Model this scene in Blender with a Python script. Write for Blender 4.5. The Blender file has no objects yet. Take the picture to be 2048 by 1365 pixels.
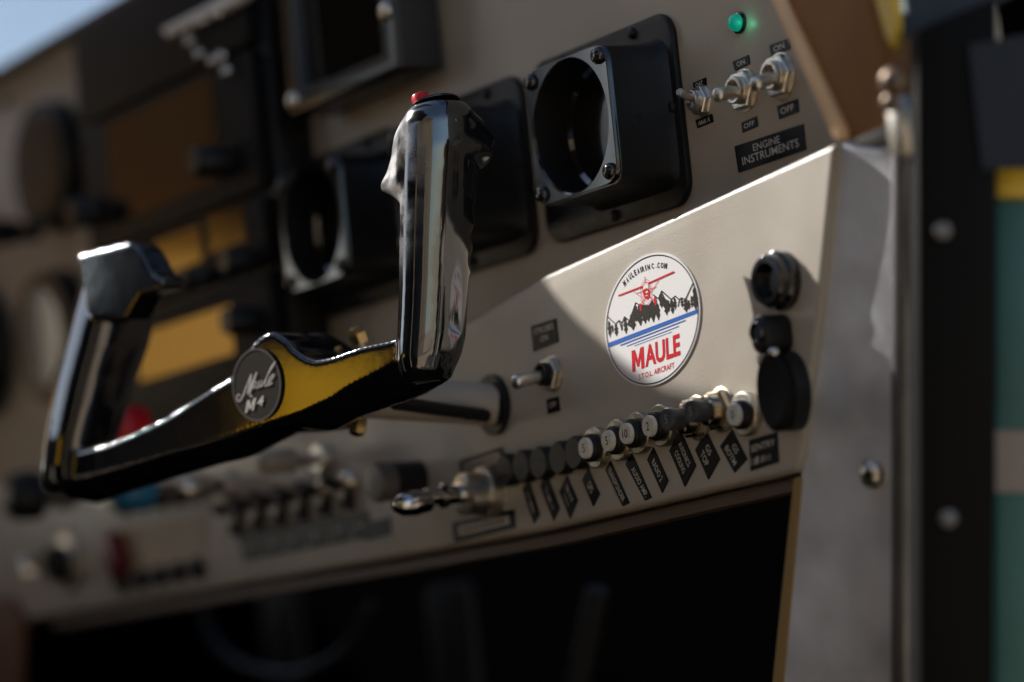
import bpy, bmesh, math, random
from mathutils import Vector, Matrix
from mathutils.geometry import tessellate_polygon
random.seed(7)
sc = bpy.context.scene
COL = sc.collection
# ------------------------------------------------------------------ camera (105 mm, solved from the panel's vanishing points)
F = 5972.0; CX, CY = 1024.0, 682.5
vh = Vector((-3724, 993, F)); RX = -vh.normalized()
RD = Vector((.1, 1, -(RX[0]*.1+RX[1])/RX[2])).normalized(); RZ = -RD; RY = RZ.cross(RX)
def towld(v): return Vector((RX.dot(v), RY.dot(v), RZ.dot(v)))
ZS = 1.35
CAM = Vector((0, -.025, 0)) - towld(Vector(((1305-CX)/F, (640-CY)/F, 1))*ZS)
cd = bpy.data.cameras.new("camera"); cam = bpy.data.objects.new("camera", cd); COL.objects.link(cam)
cr, cu, cf = towld(Vector((1,0,0))), towld(Vector((0,-1,0))), towld(Vector((0,0,1)))
M = Matrix((cr, cu, -cf)).transposed().to_4x4(); M.translation = CAM
cam.matrix_world = M
cd.sensor_width = 36; cd.lens = F/2048*36; cd.clip_start = .05; cd.clip_end = 3000
cd.dof.use_dof = True; cd.dof.focus_distance = 1.348; cd.dof.aperture_fstop = 3.35; cd.dof.aperture_blades = 0
sc.camera = cam
# ------------------------------------------------------------------ light
TR = Vector((2.15, 1, -1.75))                     # sun travel, per metre of Y
S = -TR.normalized()
EL = math.asin(S.z); AZ = math.atan2(S.x, S.y)
w = bpy.data.worlds.new("World"); sc.world = w; w.use_nodes = True
nt = w.node_tree; bg = nt.nodes["Background"]; sky = nt.nodes.new("ShaderNodeTexSky")
sky.sky_type = 'NISHITA'; sky.sun_disc = False; sky.sun_elevation = EL; sky.sun_rotation = AZ
nt.links.new(sky.outputs[0], bg.inputs[0]); bg.inputs[1].default_value = .108
ld = bpy.data.lights.new("sun", 'SUN'); ld.energy = 4.7; ld.angle = math.radians(.4); ld.color = (1, .965, .92)
sun = bpy.data.objects.new("sun", ld); COL.objects.link(sun)
sun.rotation_euler = (-S).to_track_quat('-Z', 'Y').to_euler(); sun.location = (0, 0, 5)
vs = sc.view_settings; vs.view_transform = 'Standard'; vs.look = 'None'; vs.gamma = 1; vs.use_curve_mapping = False
vs.exposure = 0.68
sc.cycles.use_denoising = True; sc.cycles.max_bounces = 8; sc.cycles.sample_clamp_indirect = 6
# ------------------------------------------------------------------ pixel -> place helpers
def ray(px, py): return towld(Vector(((px-CX)/F, (py-CY)/F, 1)))
def at(px, py, y=0.0):
    d = ray(px, py); return CAM + d*((y-CAM.y)/d.y)
def rp(px, py, P0, n):
    d = ray(px, py); return CAM + d*((P0-CAM).dot(n)/d.dot(n))
def atz(px, py, z): return CAM + ray(px, py)*z
def pxm(P): return F/((P-CAM).dot(cf))            # pixels per metre at a point
SUBY = -.025
YG = Vector((-.045, -.110, 0)); YN = Vector((.25, -.968, 0)).normalized(); YU = Vector((-YN.y, YN.x, 0))
def yp(px, py, off=0.0): return rp(px, py, YG + YN*off, YN)
# ------------------------------------------------------------------ materials
SUNLIT_DUST_C = (.068, .010, .078)  # dust is limited to the grip's sunlit face, painting in its brightness
def mat(name, col, rough=.5, metal=0, spec=.5, bump=0, bscale=200, var=0, vscale=30, rvar=0, coat=0, emit=None, estr=0, ior=1.5, trans=0, speck=0):
    m = bpy.data.materials.new(name); m.use_nodes = True; n = m.node_tree.nodes; l = m.node_tree.links
    p = n["Principled BSDF"]; p.inputs["Base Color"].default_value = (*col, 1); p.inputs["Roughness"].default_value = rough
    p.inputs["Metallic"].default_value = metal; p.inputs["Specular IOR Level"].default_value = spec; p.inputs["IOR"].default_value = ior
    p.inputs["Coat Weight"].default_value = coat; p.inputs["Coat Roughness"].default_value = .05
    p.inputs["Transmission Weight"].default_value = trans
    if emit: p.inputs["Emission Color"].default_value = (*emit, 1); p.inputs["Emission Strength"].default_value = estr
    tc = n.new("ShaderNodeTexCoord")
    def noise(sc_, det=4):
        t = n.new("ShaderNodeTexNoise"); t.inputs["Scale"].default_value = sc_; t.inputs["Detail"].default_value = det
        l.new(tc.outputs["Object"], t.inputs["Vector"]); return t
    if var:
        t = noise(vscale); mx = n.new("ShaderNodeMixRGB"); mx.blend_type = 'MULTIPLY'; mx.inputs[0].default_value = 1
        mr = n.new("ShaderNodeMapRange"); mr.inputs[1].default_value = .3; mr.inputs[2].default_value = .7
        mr.inputs[3].default_value = 1-var; mr.inputs[4].default_value = 1+var*.4
        l.new(t.outputs[0], mr.inputs[0]); l.new(mr.outputs[0], mx.inputs[2]); mx.inputs[1].default_value = (*col, 1); l.new(mx.outputs[0], p.inputs["Base Color"])
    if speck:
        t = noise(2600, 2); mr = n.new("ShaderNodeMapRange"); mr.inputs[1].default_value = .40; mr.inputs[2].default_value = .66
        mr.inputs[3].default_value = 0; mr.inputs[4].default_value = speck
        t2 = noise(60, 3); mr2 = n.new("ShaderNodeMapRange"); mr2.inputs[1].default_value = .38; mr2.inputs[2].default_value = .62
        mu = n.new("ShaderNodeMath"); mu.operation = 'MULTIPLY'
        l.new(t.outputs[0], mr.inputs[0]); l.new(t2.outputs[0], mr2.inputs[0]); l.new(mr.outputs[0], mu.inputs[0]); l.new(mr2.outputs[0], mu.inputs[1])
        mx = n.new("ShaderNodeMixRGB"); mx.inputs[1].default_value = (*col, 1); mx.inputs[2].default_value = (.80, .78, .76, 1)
        sx = n.new("ShaderNodeVectorMath"); sx.operation = 'DISTANCE'; sx.inputs[1].default_value = SUNLIT_DUST_C; l.new(tc.outputs["Object"], sx.inputs[0])
        mr3 = n.new("ShaderNodeMapRange"); mr3.inputs[1].default_value = .034; mr3.inputs[2].default_value = .062; mr3.inputs[3].default_value = 1; mr3.inputs[4].default_value = .02  # falloff keeps the pale dust to the painted sunlit patch
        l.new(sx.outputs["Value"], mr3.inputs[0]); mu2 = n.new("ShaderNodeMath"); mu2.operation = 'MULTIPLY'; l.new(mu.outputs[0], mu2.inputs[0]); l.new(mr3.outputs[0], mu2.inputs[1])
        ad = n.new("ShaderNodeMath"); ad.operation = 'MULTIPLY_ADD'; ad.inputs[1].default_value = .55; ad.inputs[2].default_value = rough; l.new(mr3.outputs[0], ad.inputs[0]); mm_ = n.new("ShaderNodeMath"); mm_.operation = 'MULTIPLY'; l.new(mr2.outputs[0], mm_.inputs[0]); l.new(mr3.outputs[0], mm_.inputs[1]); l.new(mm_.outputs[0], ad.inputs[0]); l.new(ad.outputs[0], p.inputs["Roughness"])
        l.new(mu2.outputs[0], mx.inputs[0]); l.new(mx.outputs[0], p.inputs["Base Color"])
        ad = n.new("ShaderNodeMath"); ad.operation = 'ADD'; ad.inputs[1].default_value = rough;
    if rvar:
        t = noise(vscale*2); mr = n.new("ShaderNodeMapRange"); mr.inputs[1].default_value = .3; mr.inputs[2].default_value = .7
        mr.inputs[3].default_value = max(.02, rough-rvar); mr.inputs[4].default_value = rough+rvar
        l.new(t.outputs[0], mr.inputs[0]); l.new(mr.outputs[0], p.inputs["Roughness"])
    if bump:
        t = noise(bscale, 3); b = n.new("ShaderNodeBump"); b.inputs["Strength"].default_value = bump; b.inputs["Distance"].default_value = .001
        l.new(t.outputs[0], b.inputs["Height"]); l.new(b.outputs[0], p.inputs["Normal"])
    return m
PANEL = mat("panel_paint", (.44, .37, .285), .42, bump=.12, bscale=900, var=.10, vscale=14, rvar=.08)
SUBP = mat("sub_panel_paint", (.48, .43, .36), .36, bump=.12, bscale=900, var=.08, vscale=16, rvar=.08)
SATIN = mat("satin_black", (.010, .010, .010), .34, spec=.3, bump=.25, bscale=1500, rvar=.08)
MATTE = mat("matte_black", (.008, .008, .008), .5, spec=.12, bump=.3, bscale=1800)
GLOSSB = mat("gloss_black", (.006, .006, .007), .13, rvar=.04, ior=1.7)
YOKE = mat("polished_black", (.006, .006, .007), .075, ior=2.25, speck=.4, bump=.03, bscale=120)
CHROME = mat("chrome", (.62, .60, .57), .12, metal=1, bump=.1, bscale=700)
STEEL = mat("nickel_steel", (.74, .69, .60), .34, metal=1, bump=.15, bscale=900, var=.25, vscale=300)
DULLB = mat("dull_bronze", (.16, .11, .07), .45, metal=.6)
BRASS = mat("brass", (.55, .38, .16), .25, metal=1, var=.2, vscale=300)
ALU = mat("brushed_aluminium", (.78, .79, .82), .45, metal=.35, var=.3, vscale=22, rvar=.15, bump=.2, bscale=90)
WHITEP = mat("cream_plastic", (.70, .66, .58), .4, var=.12, vscale=700)
LETTER = mat("engraved_lettering", (.62, .58, .52), .5)
LABELB = mat("placard_black", (.008, .008, .009), .32, bump=.2, bscale=160, spec=.15)
INK = mat("black_ink", (.015, .013, .012), .45)
SCREEN = mat("dark_screen_glass", (.010, .008, .006), .08, ior=2.1)
RED = mat("red_plastic", (.55, .008, .012), .25)
BLUEK = mat("blue_plastic", (.01, .14, .26), .35)
DKRED = mat("dark_red_plastic", (.12, .006, .005), .4)
LEATH = mat("brown_leather", (.26, .115, .028), .7, bump=.3, bscale=500, var=.25, vscale=25)
LIT_BEVEL = mat("lit_bevel_tan", (.80, .52, .28), .45, var=.15, vscale=40)
YEL = mat("yellow_paint", (.62, .40, .02), .35, var=.1)
TEAL = mat("teal_paint", (.016, .105, .095), .4, var=.3, vscale=12)
BEIGE = mat("beige_paint", (.22, .18, .15), .5)
TINT = mat("tinted_glass_dark", (.018, .024, .034), .6, spec=.2, var=.3, vscale=8)
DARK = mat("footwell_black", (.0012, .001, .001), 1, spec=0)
DARKB = mat("dim_cable_rubber", (.010, .009, .008), .6)
GREEN = mat("green_lens", (.0, .25, .18), .1, emit=(.0, .7, .5), estr=.13)
STW = mat("sticker_white", (.82, .80, .79), .3, bump=.03, bscale=300)
STN = mat("sticker_navy", (.01, .012, .035), .35)
STR = mat("sticker_red", (.62, .008, .02), .35)
STB = mat("sticker_blue", (.03, .13, .48), .35)
STK = mat("sticker_dark_brown", (.022, .018, .013), .35)
# ------------------------------------------------------------------ building helpers
def root(name, label, cat, loc, group=None, kind=None):
    o = bpy.data.objects.new(name, None); COL.objects.link(o); o.location = loc; o.empty_display_size = .01
    o["label"] = label; o["category"] = cat
    if group: o["group"] = group
    if kind: o["kind"] = kind
    return o
def org(o):
    v = Vector((0, 0, 0))
    while o is not None: v = v + o.location; o = o.parent
    return v
def link(name, me, m, parent=None, world=False, smooth=True, auto=35):
    o = bpy.data.objects.new(name, me); COL.objects.link(o)
    if isinstance(m, (list, tuple)):
        for x in m: me.materials.append(x)
    elif m: me.materials.append(m)
    if parent is not None:
        o.parent = parent
        if world:
            me.transform(Matrix.Translation(-org(parent)))
    elif world is not False and isinstance(world, Vector):
        me.transform(Matrix.Translation(-world)); o.location = world
    if smooth:
        for p in me.polygons: p.use_smooth = True
        me.set_sharp_from_angle(angle=math.radians(auto))
    return o
def tag(o, label, cat, group=None, kind=None):
    o["label"] = label; o["category"] = cat
    if group: o["group"] = group
    if kind: o["kind"] = kind
    return o
def me_from(verts, faces):
    me = bpy.data.meshes.new("m"); me.from_pydata([tuple(v) for v in verts], [], faces); me.validate(); me.update(); return me
def fixn(me):
    bm = bmesh.new(); bm.from_mesh(me); bmesh.ops.recalc_face_normals(bm, faces=bm.faces); bm.to_mesh(me); bm.free(); return me
def bevel(me, wd, seg=3, ang=30):
    bm = bmesh.new(); bm.from_mesh(me); bmesh.ops.recalc_face_normals(bm, faces=bm.faces)
    es = [e for e in bm.edges if len(e.link_faces) == 2 and e.calc_face_angle(0) > math.radians(ang)]
    bmesh.ops.bevel(bm, geom=es, offset=wd, segments=seg, profile=.5, affect='EDGES', clamp_overlap=True)
    bm.to_mesh(me); bm.free(); return me
def prism(pts, dvec, bev=0, seg=3):
    n = len(pts); v = [Vector(p) for p in pts] + [Vector(p)+dvec for p in pts]
    f = [list(range(n)), list(range(2*n-1, n-1, -1))] + [[i, (i+1) % n, n+(i+1) % n, n+i] for i in range(n)]
    me = fixn(me_from(v, f))
    if bev: bevel(me, bev, seg)
    return me
def box(c, s, bev=0, seg=2):
    x, y, z = [k/2 for k in s]; c = Vector(c)
    return prism([c+Vector(q) for q in ((-x,-y,-z),(x,-y,-z),(x,-y,z),(-x,-y,z))], Vector((0, 2*y, 0)), bev, seg)
def rrect(w_, h_, r, y, cx=0, cz=0, n=7):
    o = []
    for (sx, sz, a0) in ((1, 1, 0), (-1, 1, 90), (-1, -1, 180), (1, -1, 270)):
        for k in range(n):
            a = math.radians(a0+90*k/(n-1)); o.append(Vector((cx+sx*(w_/2-r)+r*math.cos(a), y, cz+sz*(h_/2-r)+r*math.sin(a))))
    return o
def lathe(prof, axis=Vector((0, -1, 0)), base=Vector((0, 0, 0)), seg=36, rmod=None, hexa=False):
    """prof: (distance along axis, radius)"""
    axis = axis.normalized(); up = Vector((0, 0, 1)) if abs(axis.z) < .9 else Vector((1, 0, 0))
    a = axis.cross(up).normalized(); b = axis.cross(a)
    v = []; f = []
    for i, (h, r) in enumerate(prof):
        for k in range(seg):
            t = 2*math.pi*k/seg; rr = r*(rmod(i, k) if rmod else 1)
            v.append(base+axis*h+a*(rr*math.cos(t))+b*(rr*math.sin(t)))
    for i in range(len(prof)-1):
        for k in range(seg):
            f.append([i*seg+k, i*seg+(k+1) % seg, (i+1)*seg+(k+1) % seg, (i+1)*seg+k])
    f.append(list(range(seg))[::-1]); f.append([(len(prof)-1)*seg+k for k in range(seg)])
    return fixn(me_from(v, f))
def tube(pts, r, seg=12):
    pts = [Vector(p) for p in pts]; v = []; f = []
    for i, p in enumerate(pts):
        d = (pts[min(i+1, len(pts)-1)]-pts[max(i-1, 0)]).normalized(); up = Vector((0, 0, 1)) if abs(d.z) < .9 else Vector((1, 0, 0))
        a = d.cross(up).normalized(); b = d.cross(a); rr = r[i] if isinstance(r, (list, tuple)) else r
        for k in range(seg):
            t = 2*math.pi*k/seg; v.append(p+a*(rr*math.cos(t))+b*(rr*math.sin(t)))
    for i in range(len(pts)-1):
        for k in range(seg): f.append([i*seg+k, i*seg+(k+1) % seg, (i+1)*seg+(k+1) % seg, (i+1)*seg+k])
    f.append(list(range(seg))); f.append([(len(pts)-1)*seg+k for k in range(seg)][::-1])
    return fixn(me_from(v, f))
def join(ms):
    bm = bmesh.new()
    for m_ in ms: bm.from_mesh(m_)
    me = bpy.data.meshes.new("m"); bm.to_mesh(me); bm.free(); return me
def sheet(polys):
    """flat faces facing -Y; polys = list of lists of Vectors"""
    bm = bmesh.new()
    for P in polys:
        try:
            for t in tessellate_polygon([P]): 
                bm.faces.new([bm.verts.new(P[i]) for i in t])
        except Exception: pass
    bm.normal_update()
    for f_ in bm.faces:
        if f_.normal.y > 0: f_.normal_flip()
    me = bpy.data.meshes.new("m"); bm.to_mesh(me); bm.free(); return me
def stroke(P, wd, n=Vector((0, 1, 0))):
    """a flat ribbon along 3D points in the plane of normal n"""
    out = []
    for a, b in zip(P[:-1], P[1:]):
        d = (b-a).normalized(); s = d.cross(n).normalized()*(wd/2); e = d*(wd*.3)
        out.append([a-s-e, b-s+e, b+s+e, a+s-e])
    return out
MPOLY = [(0, 0), (0, 1), (.27, 1), (.5, .45), (.73, 1), (1, 1), (1, 0), (.75, 0), (.75, .60), (.57, .16), (.43, .16), (.25, .60), (.25, 0)]
def polyletter(poly, bl, br, tl): return [bl+(br-bl)*x+(tl-bl)*y for x, y in poly]
_tc = {}
def textgeo(s, bold=0.0):
    k = (s, bold)
    if k in _tc: return _tc[k]
    cu_ = bpy.data.curves.new("t", 'FONT'); cu_.body = s; cu_.size = 1; cu_.offset = bold; cu_.resolution_u = 3; cu_.fill_mode = 'FRONT' if hasattr(cu_, 'fill_mode') else cu_.fill_mode
    o = bpy.data.objects.new("t", cu_); COL.objects.link(o); dg = bpy.context.evaluated_depsgraph_get()
    me = bpy.data.meshes.new_from_object(o.evaluated_get(dg)); v = [x.co.copy() for x in me.vertices]; f = [list(p.vertices) for p in me.polygons]
    bpy.data.objects.remove(o); bpy.data.curves.remove(cu_); bpy.data.meshes.remove(me)
    _tc[k] = (v, f); return v, f
def textmesh(s, bl, br, tl, bold=0.0):
    """text fitted to a parallelogram: baseline bl->br, height bl->tl"""
    v, f = textgeo(s, bold)
    x0 = min(p.x for p in v); x1 = max(p.x for p in v); y0 = min(p.y for p in v); y1 = max(p.y for p in v)
    U = (br-bl)/(x1-x0); W = (tl-bl)/(y1-y0)
    me = me_from([bl+U*(p.x-x0)+W*(p.y-y0) for p in v], f)
    bm = bmesh.new(); bm.from_mesh(me); bm.normal_update()
    for q in bm.faces:
        if q.normal.dot(CAM-bl) < 0: q.normal_flip()
    bm.to_mesh(me); bm.free(); return me
def quad_at(q, u, v_):
    TL, T2, B2, BL = q; a = TL.lerp(T2, u); b = BL.lerp(B2, u); return a.lerp(b, v_)
def placard(quad, Y, lines, label, group=None, bold=.012, cat="placard", m=None, thick=.0006):
    """quad px: TL,TR,BR,BL in reading orientation; lines: (text or None for illegible, u0,u1,v0,v1)"""
    q = [at(x, y, Y-thick) for x, y in quad]
    c = sum(q, Vector())/4
    r = root("placard", label, cat, c, group)
    link("plate", prism(q, Vector((0, thick+.0004, 0)), .0002, 1), m or LABELB, r, True, smooth=False)
    ms = []; q2 = [p+Vector((0, -.00015, 0)) for p in q]
    for (s, u0, u1, v0, v1) in lines:
        bl, br, tl = quad_at(q2, u0, v1), quad_at(q2, u1, v1), quad_at(q2, u0, v0)
        if s is None:
            n = max(4, int((u1-u0)*12)); P = []
            for i in range(n):
                a = bl.lerp(br, i/n+random.random()*.02); b = bl.lerp(br, (i+.62)/n); h = (tl-bl)*random.uniform(.7, 1)
                P.append([a, b, b+h, a+h] if random.random() < .4 else [a, a.lerp(b, .4), a.lerp(b, .4)+h, a+h])
            ms.append(sheet(P))
        else: ms.append(textmesh(s, bl, br, tl, bold))
    if ms: link("lettering", join(ms), LETTER, r, True, smooth=False)
    return r
def copy_tree(o, parent=None):
    c = o.copy(); COL.objects.link(c); c.parent = parent
    for ch in list(o.children): copy_tree(ch, c)
    return c
# ================================================================== SETTING
# ground outside the aircraft
g = link("ground", me_from([(-900, -900, -1.6), (900, -900, -1.6), (900, 900, -1.6), (-900, 900, -1.6)], [[0, 1, 2, 3]]), mat("concrete_ground", (.48, .37, .25), .8, var=.2, vscale=.4), smooth=False); g["kind"] = "structure"
wa, wb = Vector((3.1, -1.75, -1.6)), Vector((-.2, -4.1, -1.6)); wd_ = (wb-wa).normalized(); wn_ = Vector((-wd_.y, wd_.x, 0))*.15  # unseen wall added behind the camera for reflections and warm bounce
hg = root("reflect_wall", "unseen tan wall added behind the camera for reflections and warm bounce", "building", wa)
link("wall", prism([wa, wb, wb+Vector((0, 0, 3.4)), wa+Vector((0, 0, 3.4))], wn_), mat("reflect_wall_tan", (.50, .40, .28), .8, var=.4, vscale=3), hg, True, smooth=False)
link("roof", prism([wa+Vector((0, 0, 3.41))-wn_, wb+Vector((0, 0, 3.41))-wn_, wb+Vector((0, 0, 3.5))-wn_, wa+Vector((0, 0, 3.5))-wn_], wn_*3), mat("reflect_wall_grey", (.3, .3, .3), .6), hg, True, smooth=False)
# cabin floor, firewall, left side wall (all in the dark under the panel)
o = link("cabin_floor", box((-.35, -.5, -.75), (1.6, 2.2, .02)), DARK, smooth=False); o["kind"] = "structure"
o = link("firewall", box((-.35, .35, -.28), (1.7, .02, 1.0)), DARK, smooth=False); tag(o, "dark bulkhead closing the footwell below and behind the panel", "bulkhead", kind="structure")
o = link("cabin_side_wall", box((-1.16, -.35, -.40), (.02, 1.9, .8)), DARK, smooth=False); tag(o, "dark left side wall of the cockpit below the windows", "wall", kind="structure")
wm = bpy.data.materials.new("windshield_tint"); wm.use_nodes = True; _n = wm.node_tree.nodes; _l = wm.node_tree.links
_t = _n.new("ShaderNodeBsdfTransparent"); _t.inputs[0].default_value = (.74, .76, .78, 1); _g = _n.new("ShaderNodeBsdfGlossy"); _g.inputs["Roughness"].default_value = .02
_m = _n.new("ShaderNodeMixShader"); _m.inputs[0].default_value = .04; _l.new(_t.outputs[0], _m.inputs[1]); _l.new(_g.outputs[0], _m.inputs[2]); _l.new(_m.outputs[0], _n["Material Output"].inputs[0])
o = link("windshield", prism([Vector((-1.25, .30, .26)), Vector((.10, .30, .26)), Vector((.10, .02, .56)), Vector((-1.25, .02, .56))], Vector((0, .003, .003))), wm, smooth=False); tag(o, "lightly tinted windshield pane beyond the top of the panel, sky behind", "windshield")
# unseen roof sheet added to mask the sun, opening cut to the lit patch, mapped along the sun's direction
def pq(p, q, z=.6):
    t = (z-q)/S.z; return Vector((p, 0, q))+S*t
def pq_px(px, py, Y=SUBY):
    P = at(px, py, Y); return (P.x-2.15*P.y, P.z+1.75*P.y)
hole = [pq_px(*c) for c in ((1084, 556), (1105, 590), (1148, 640), (1200, 686), (1255, 736), (1320, 778), (1380, 792), (1440, 802), (1500, 842))]
hole += [(.16, -.088), (.42, -.088), (.42, -.05), (.222, -.046), (.204, -.01)]
hole += [pq_px(1675, 262), pq_px(1380, 412), pq_px(1100, 526)]
outer = [(-1.3, .36), (-1.3, -.17), (-.3, -.17), (.02, -.17), (.055, -.13), (.12, -.130), (.135, -.094), (.150, -.094)]
outer = [(-1.3, .36), (-1.3, -.17), (.10, -.17), (.13, -.15), (.14, -.088)] 
ring = [(-1.3, .36), (-1.3, -.205), (.166, -.205), (.166, -.105)] + hole[:9][::-1] + hole[::-1][:3] + [(.205, .012), (.224, .006), (.236, -.045), (.42, -.05), (.42, .36)]
P3 = [pq(*c) for c in ring]
tri = tessellate_polygon([[Vector((p.x, p.y, 0)) for p in P3]])
n = len(P3)
me = fixn(me_from(P3+[p+Vector((0, 0, .0015)) for p in P3], [list(t) for t in tri]+[[i+n for i in t] for t in tri]+[[i, (i+1) % n, n+(i+1) % n, n+i] for i in range(n)]))
o = link("sun_mask_roof", me, mat("sun_mask_beige", (.35, .28, .20), .8), smooth=False); tag(o, "unseen roof sheet with an opening cut to shape the sun patch", "roof", kind="structure")
# unseen yellow translucent curtain added behind the seats (what the polished black reflects)
cm = bpy.data.materials.new("amber_diffuser"); cm.use_nodes = True; n_ = cm.node_tree; b_ = n_.nodes["Principled BSDF"]; b_.inputs["Base Color"].default_value = (.75, .42, .03, 1); b_.inputs["Roughness"].default_value = .9
tl_ = n_.nodes.new("ShaderNodeBsdfTranslucent"); tl_.inputs[0].default_value = (1, .60, .03, 1); mx_ = n_.nodes.new("ShaderNodeMixShader"); mx_.inputs[0].default_value = .92
n_.links.new(b_.outputs[0], mx_.inputs[1]); n_.links.new(tl_.outputs[0], mx_.inputs[2]); n_.links.new(mx_.outputs[0], n_.nodes["Material Output"].inputs[0])
cm2 = cm.copy(); cm2.name = 'tan_diffuser'
for q_ in cm2.node_tree.nodes:
    if q_.type == 'BSDF_TRANSLUCENT': q_.inputs[0].default_value = (.70, .40, .09, 1)
    if q_.type == 'MIX_SHADER': q_.inputs[0].default_value = .7
def diffuser(A, B, z0, z1, label, cm=cm, nx=50, amp=.008):
    v = []; d = (B-A).normalized(); nrm = Vector((-d.y, d.x, 0))
    for i in range(nx+1):
        p = A.lerp(B, i/nx)+nrm*(amp*math.sin(i*1.3)); v += [p+Vector((0, 0, z0)), p+Vector((0, 0, z1))]
    o = link("added_diffuser", me_from(v, [[2*i, 2*i+2, 2*i+3, 2*i+1] for i in range(nx)]), cm); tag(o, label, "diffuser")
diffuser(Vector((-.735, -1.04, 0)), Vector((-.60, -1.26, 0)), -.06, .120, "unseen amber curtain across the rear of the pilot's seat")
diffuser(Vector((-1.12, -.45, 0)), Vector((-1.12, -.22, 0)), .09, .243, "unseen tan sheet added at the left to reflect in the screens", cm2)  # unseen sheet added so the screens mirror a warm tan
DI = mat("dark_blocker", (.03, .026, .022), .85, spec=.2)  # for unseen boards added to darken reflections and fill
o = link("rear_dark_board", box((-.62, -1.36, -.06), (1.06, .02, 1.2)), mat("rear_board_black", (.006, .005, .005), .9, spec=.1), smooth=False); tag(o, "unseen dark rear board added for dark reflections and less fill", "bulkhead", kind="structure")  # added out of view to keep reflections dark and limit ambient light
o = link("brown_reflect_board", box((-1.15, -.24, .428), (.02, .36, .37)), mat("reflect_board_brown", (.50, .23, .07), .8), smooth=False); tag(o, "unseen brown board added at the left to reflect in the screens", "trim board", kind="structure")  # added out of view so the upper screen mirrors brown
o = link("dark_reflect_board", box((-1.15, -.61, .42), (.02, .38, .38)), mat("reflect_board_black", (.005, .005, .005), .9, spec=.1), smooth=False); tag(o, "unseen dark board added at the left to darken bezel reflections", "dark board", kind="structure")  # added out of view so the gauge bezels mirror black
o = link("front_dark_board", box((-1.15, -.06, .13), (.02, .31, .27)), DI, smooth=False); tag(o, "unseen dark board added low at the left to block the sky", "trim board", kind="structure")  # added out of view to stop sky reflecting in the left panel
o = link("side_dark_board", box((-1.15, -.97, .10), (.02, .80, .28)), DI, smooth=False); tag(o, "unseen dark board added at the left rear for dark reflections", "trim board", kind="structure")  # added out of view so the placards mirror dark
ra = [Vector(q_+(.6,)) for q_ in ((-.68, -.50), (.30, -.50), (.30, -1.25), (-1.15, -1.25), (-1.15, -.75))]
o = link("sky_block_roof", prism(ra, Vector((0, 0, .01))), DI, smooth=False); tag(o, "unseen dark sheet over the seats added to cut sky light", "roof", kind="structure")  # unseen sheet added to cut sky light on the left panel
o = link("added_seat_block", box((.30, -1.02, -.20), (.64, .12, .95), .03, 4), mat("seat_block_black", (.02, .018, .017), .5)); tag(o, "unseen black seat block added for dark reflections in the grip", "seat")  # unseen block, widened to darken the grip's reflection
# ================================================================== MAIN PANEL
r = root("instrument_panel", "beige painted upright main instrument panel carrying the gauges and screens", "instrument panel", (0, 0, 0))
link("panel_face", box((-.46, .002, .13), (1.36, .004, .301), .0012, 2), PANEL, r, smooth=True)
link("glareshield_edge", box((-.46, -.001, .2835), (1.36, .014, .006), .0025, 3), SATIN, r)
# sub panel
top = [at(x, y, SUBY) for x, y in ((1090, 550), (1670, 285))]
poly = [Vector((-.98, SUBY, .004)), Vector((-.30, SUBY, .010)), at(940, 640, SUBY), top[0], top[1], at(1640, 600, SUBY), at(1600, 915, SUBY), at(1590, 945, SUBY), at(1410, 985, SUBY), at(1080, 1062, SUBY), at(780, 1117, SUBY), at(80, 1235, SUBY), Vector((-.98, SUBY, -.090))]
r = root("lower_panel", "light beige raised lower panel with sticker and circuit breakers, partly in sun", "instrument panel", (0, SUBY, 0))
link("panel_face", prism(poly, Vector((0, .022, 0)), .0028, 4), SUBP, r, True)
# bottom return lip seen as the brown line under the panel
lip = [at(1588, 950, SUBY), at(1410, 990, SUBY), at(1080, 1068, SUBY), at(780, 1123, SUBY), at(80, 1242, SUBY)]
link("stiffener", join([prism([p+Vector((0, .008, -.0005)), q_+Vector((0, .008, -.0005)), q_+Vector((0, .008, -.006)), p+Vector((0, .008, -.006))], Vector((0, .012, 0))) for p, q_ in zip(lip[:-1], lip[1:])]), mat("stiffener_brown", (.10, .06, .035), .5), r, True, smooth=False)
# ================================================================== ROUND PIPE: DOOR POST CHANNEL
P0 = at(1673, 282, -.022); P1 = at(1543, 1420, -.022); dpl = Vector((.97, .25, 0)); nn = (P1-P0).cross(dpl).normalized()
if nn.y > 0: nn = -nn
r = root("door_post", "mottled bare aluminium door post beside the right end of the lower panel", "door post", P0)
cp = [P0, rp(1712, 290, P0, nn), rp(1750, 295, P0, nn), rp(1800, 285, P0, nn), rp(1822, 235, P0, nn), rp(1848, 235, P0, nn), rp(1842, 1420, P0, nn), P1]
link("channel_web", prism(cp, -nn*.022, .0035, 4), ALU, r, True)
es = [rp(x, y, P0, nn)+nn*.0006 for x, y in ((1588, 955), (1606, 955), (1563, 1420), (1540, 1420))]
link("lit_flange_edge", prism(es, -nn*.004, .0005, 1), mat("lit_flange_tan", (.30, .19, .07), .5), r, True)  # tan colour stands in for warm light on the flange edge
fl = [rp(x, y, P0, nn)+nn*.0005 for x, y in ((1800, 235), (1832, 225), (1838, 1420), (1800, 1420))]
link("flange", prism(fl, nn*.008, .003, 3), mat("flange_grey", (.20, .19, .19), .4, metal=.6, var=.3), r, True)
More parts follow.
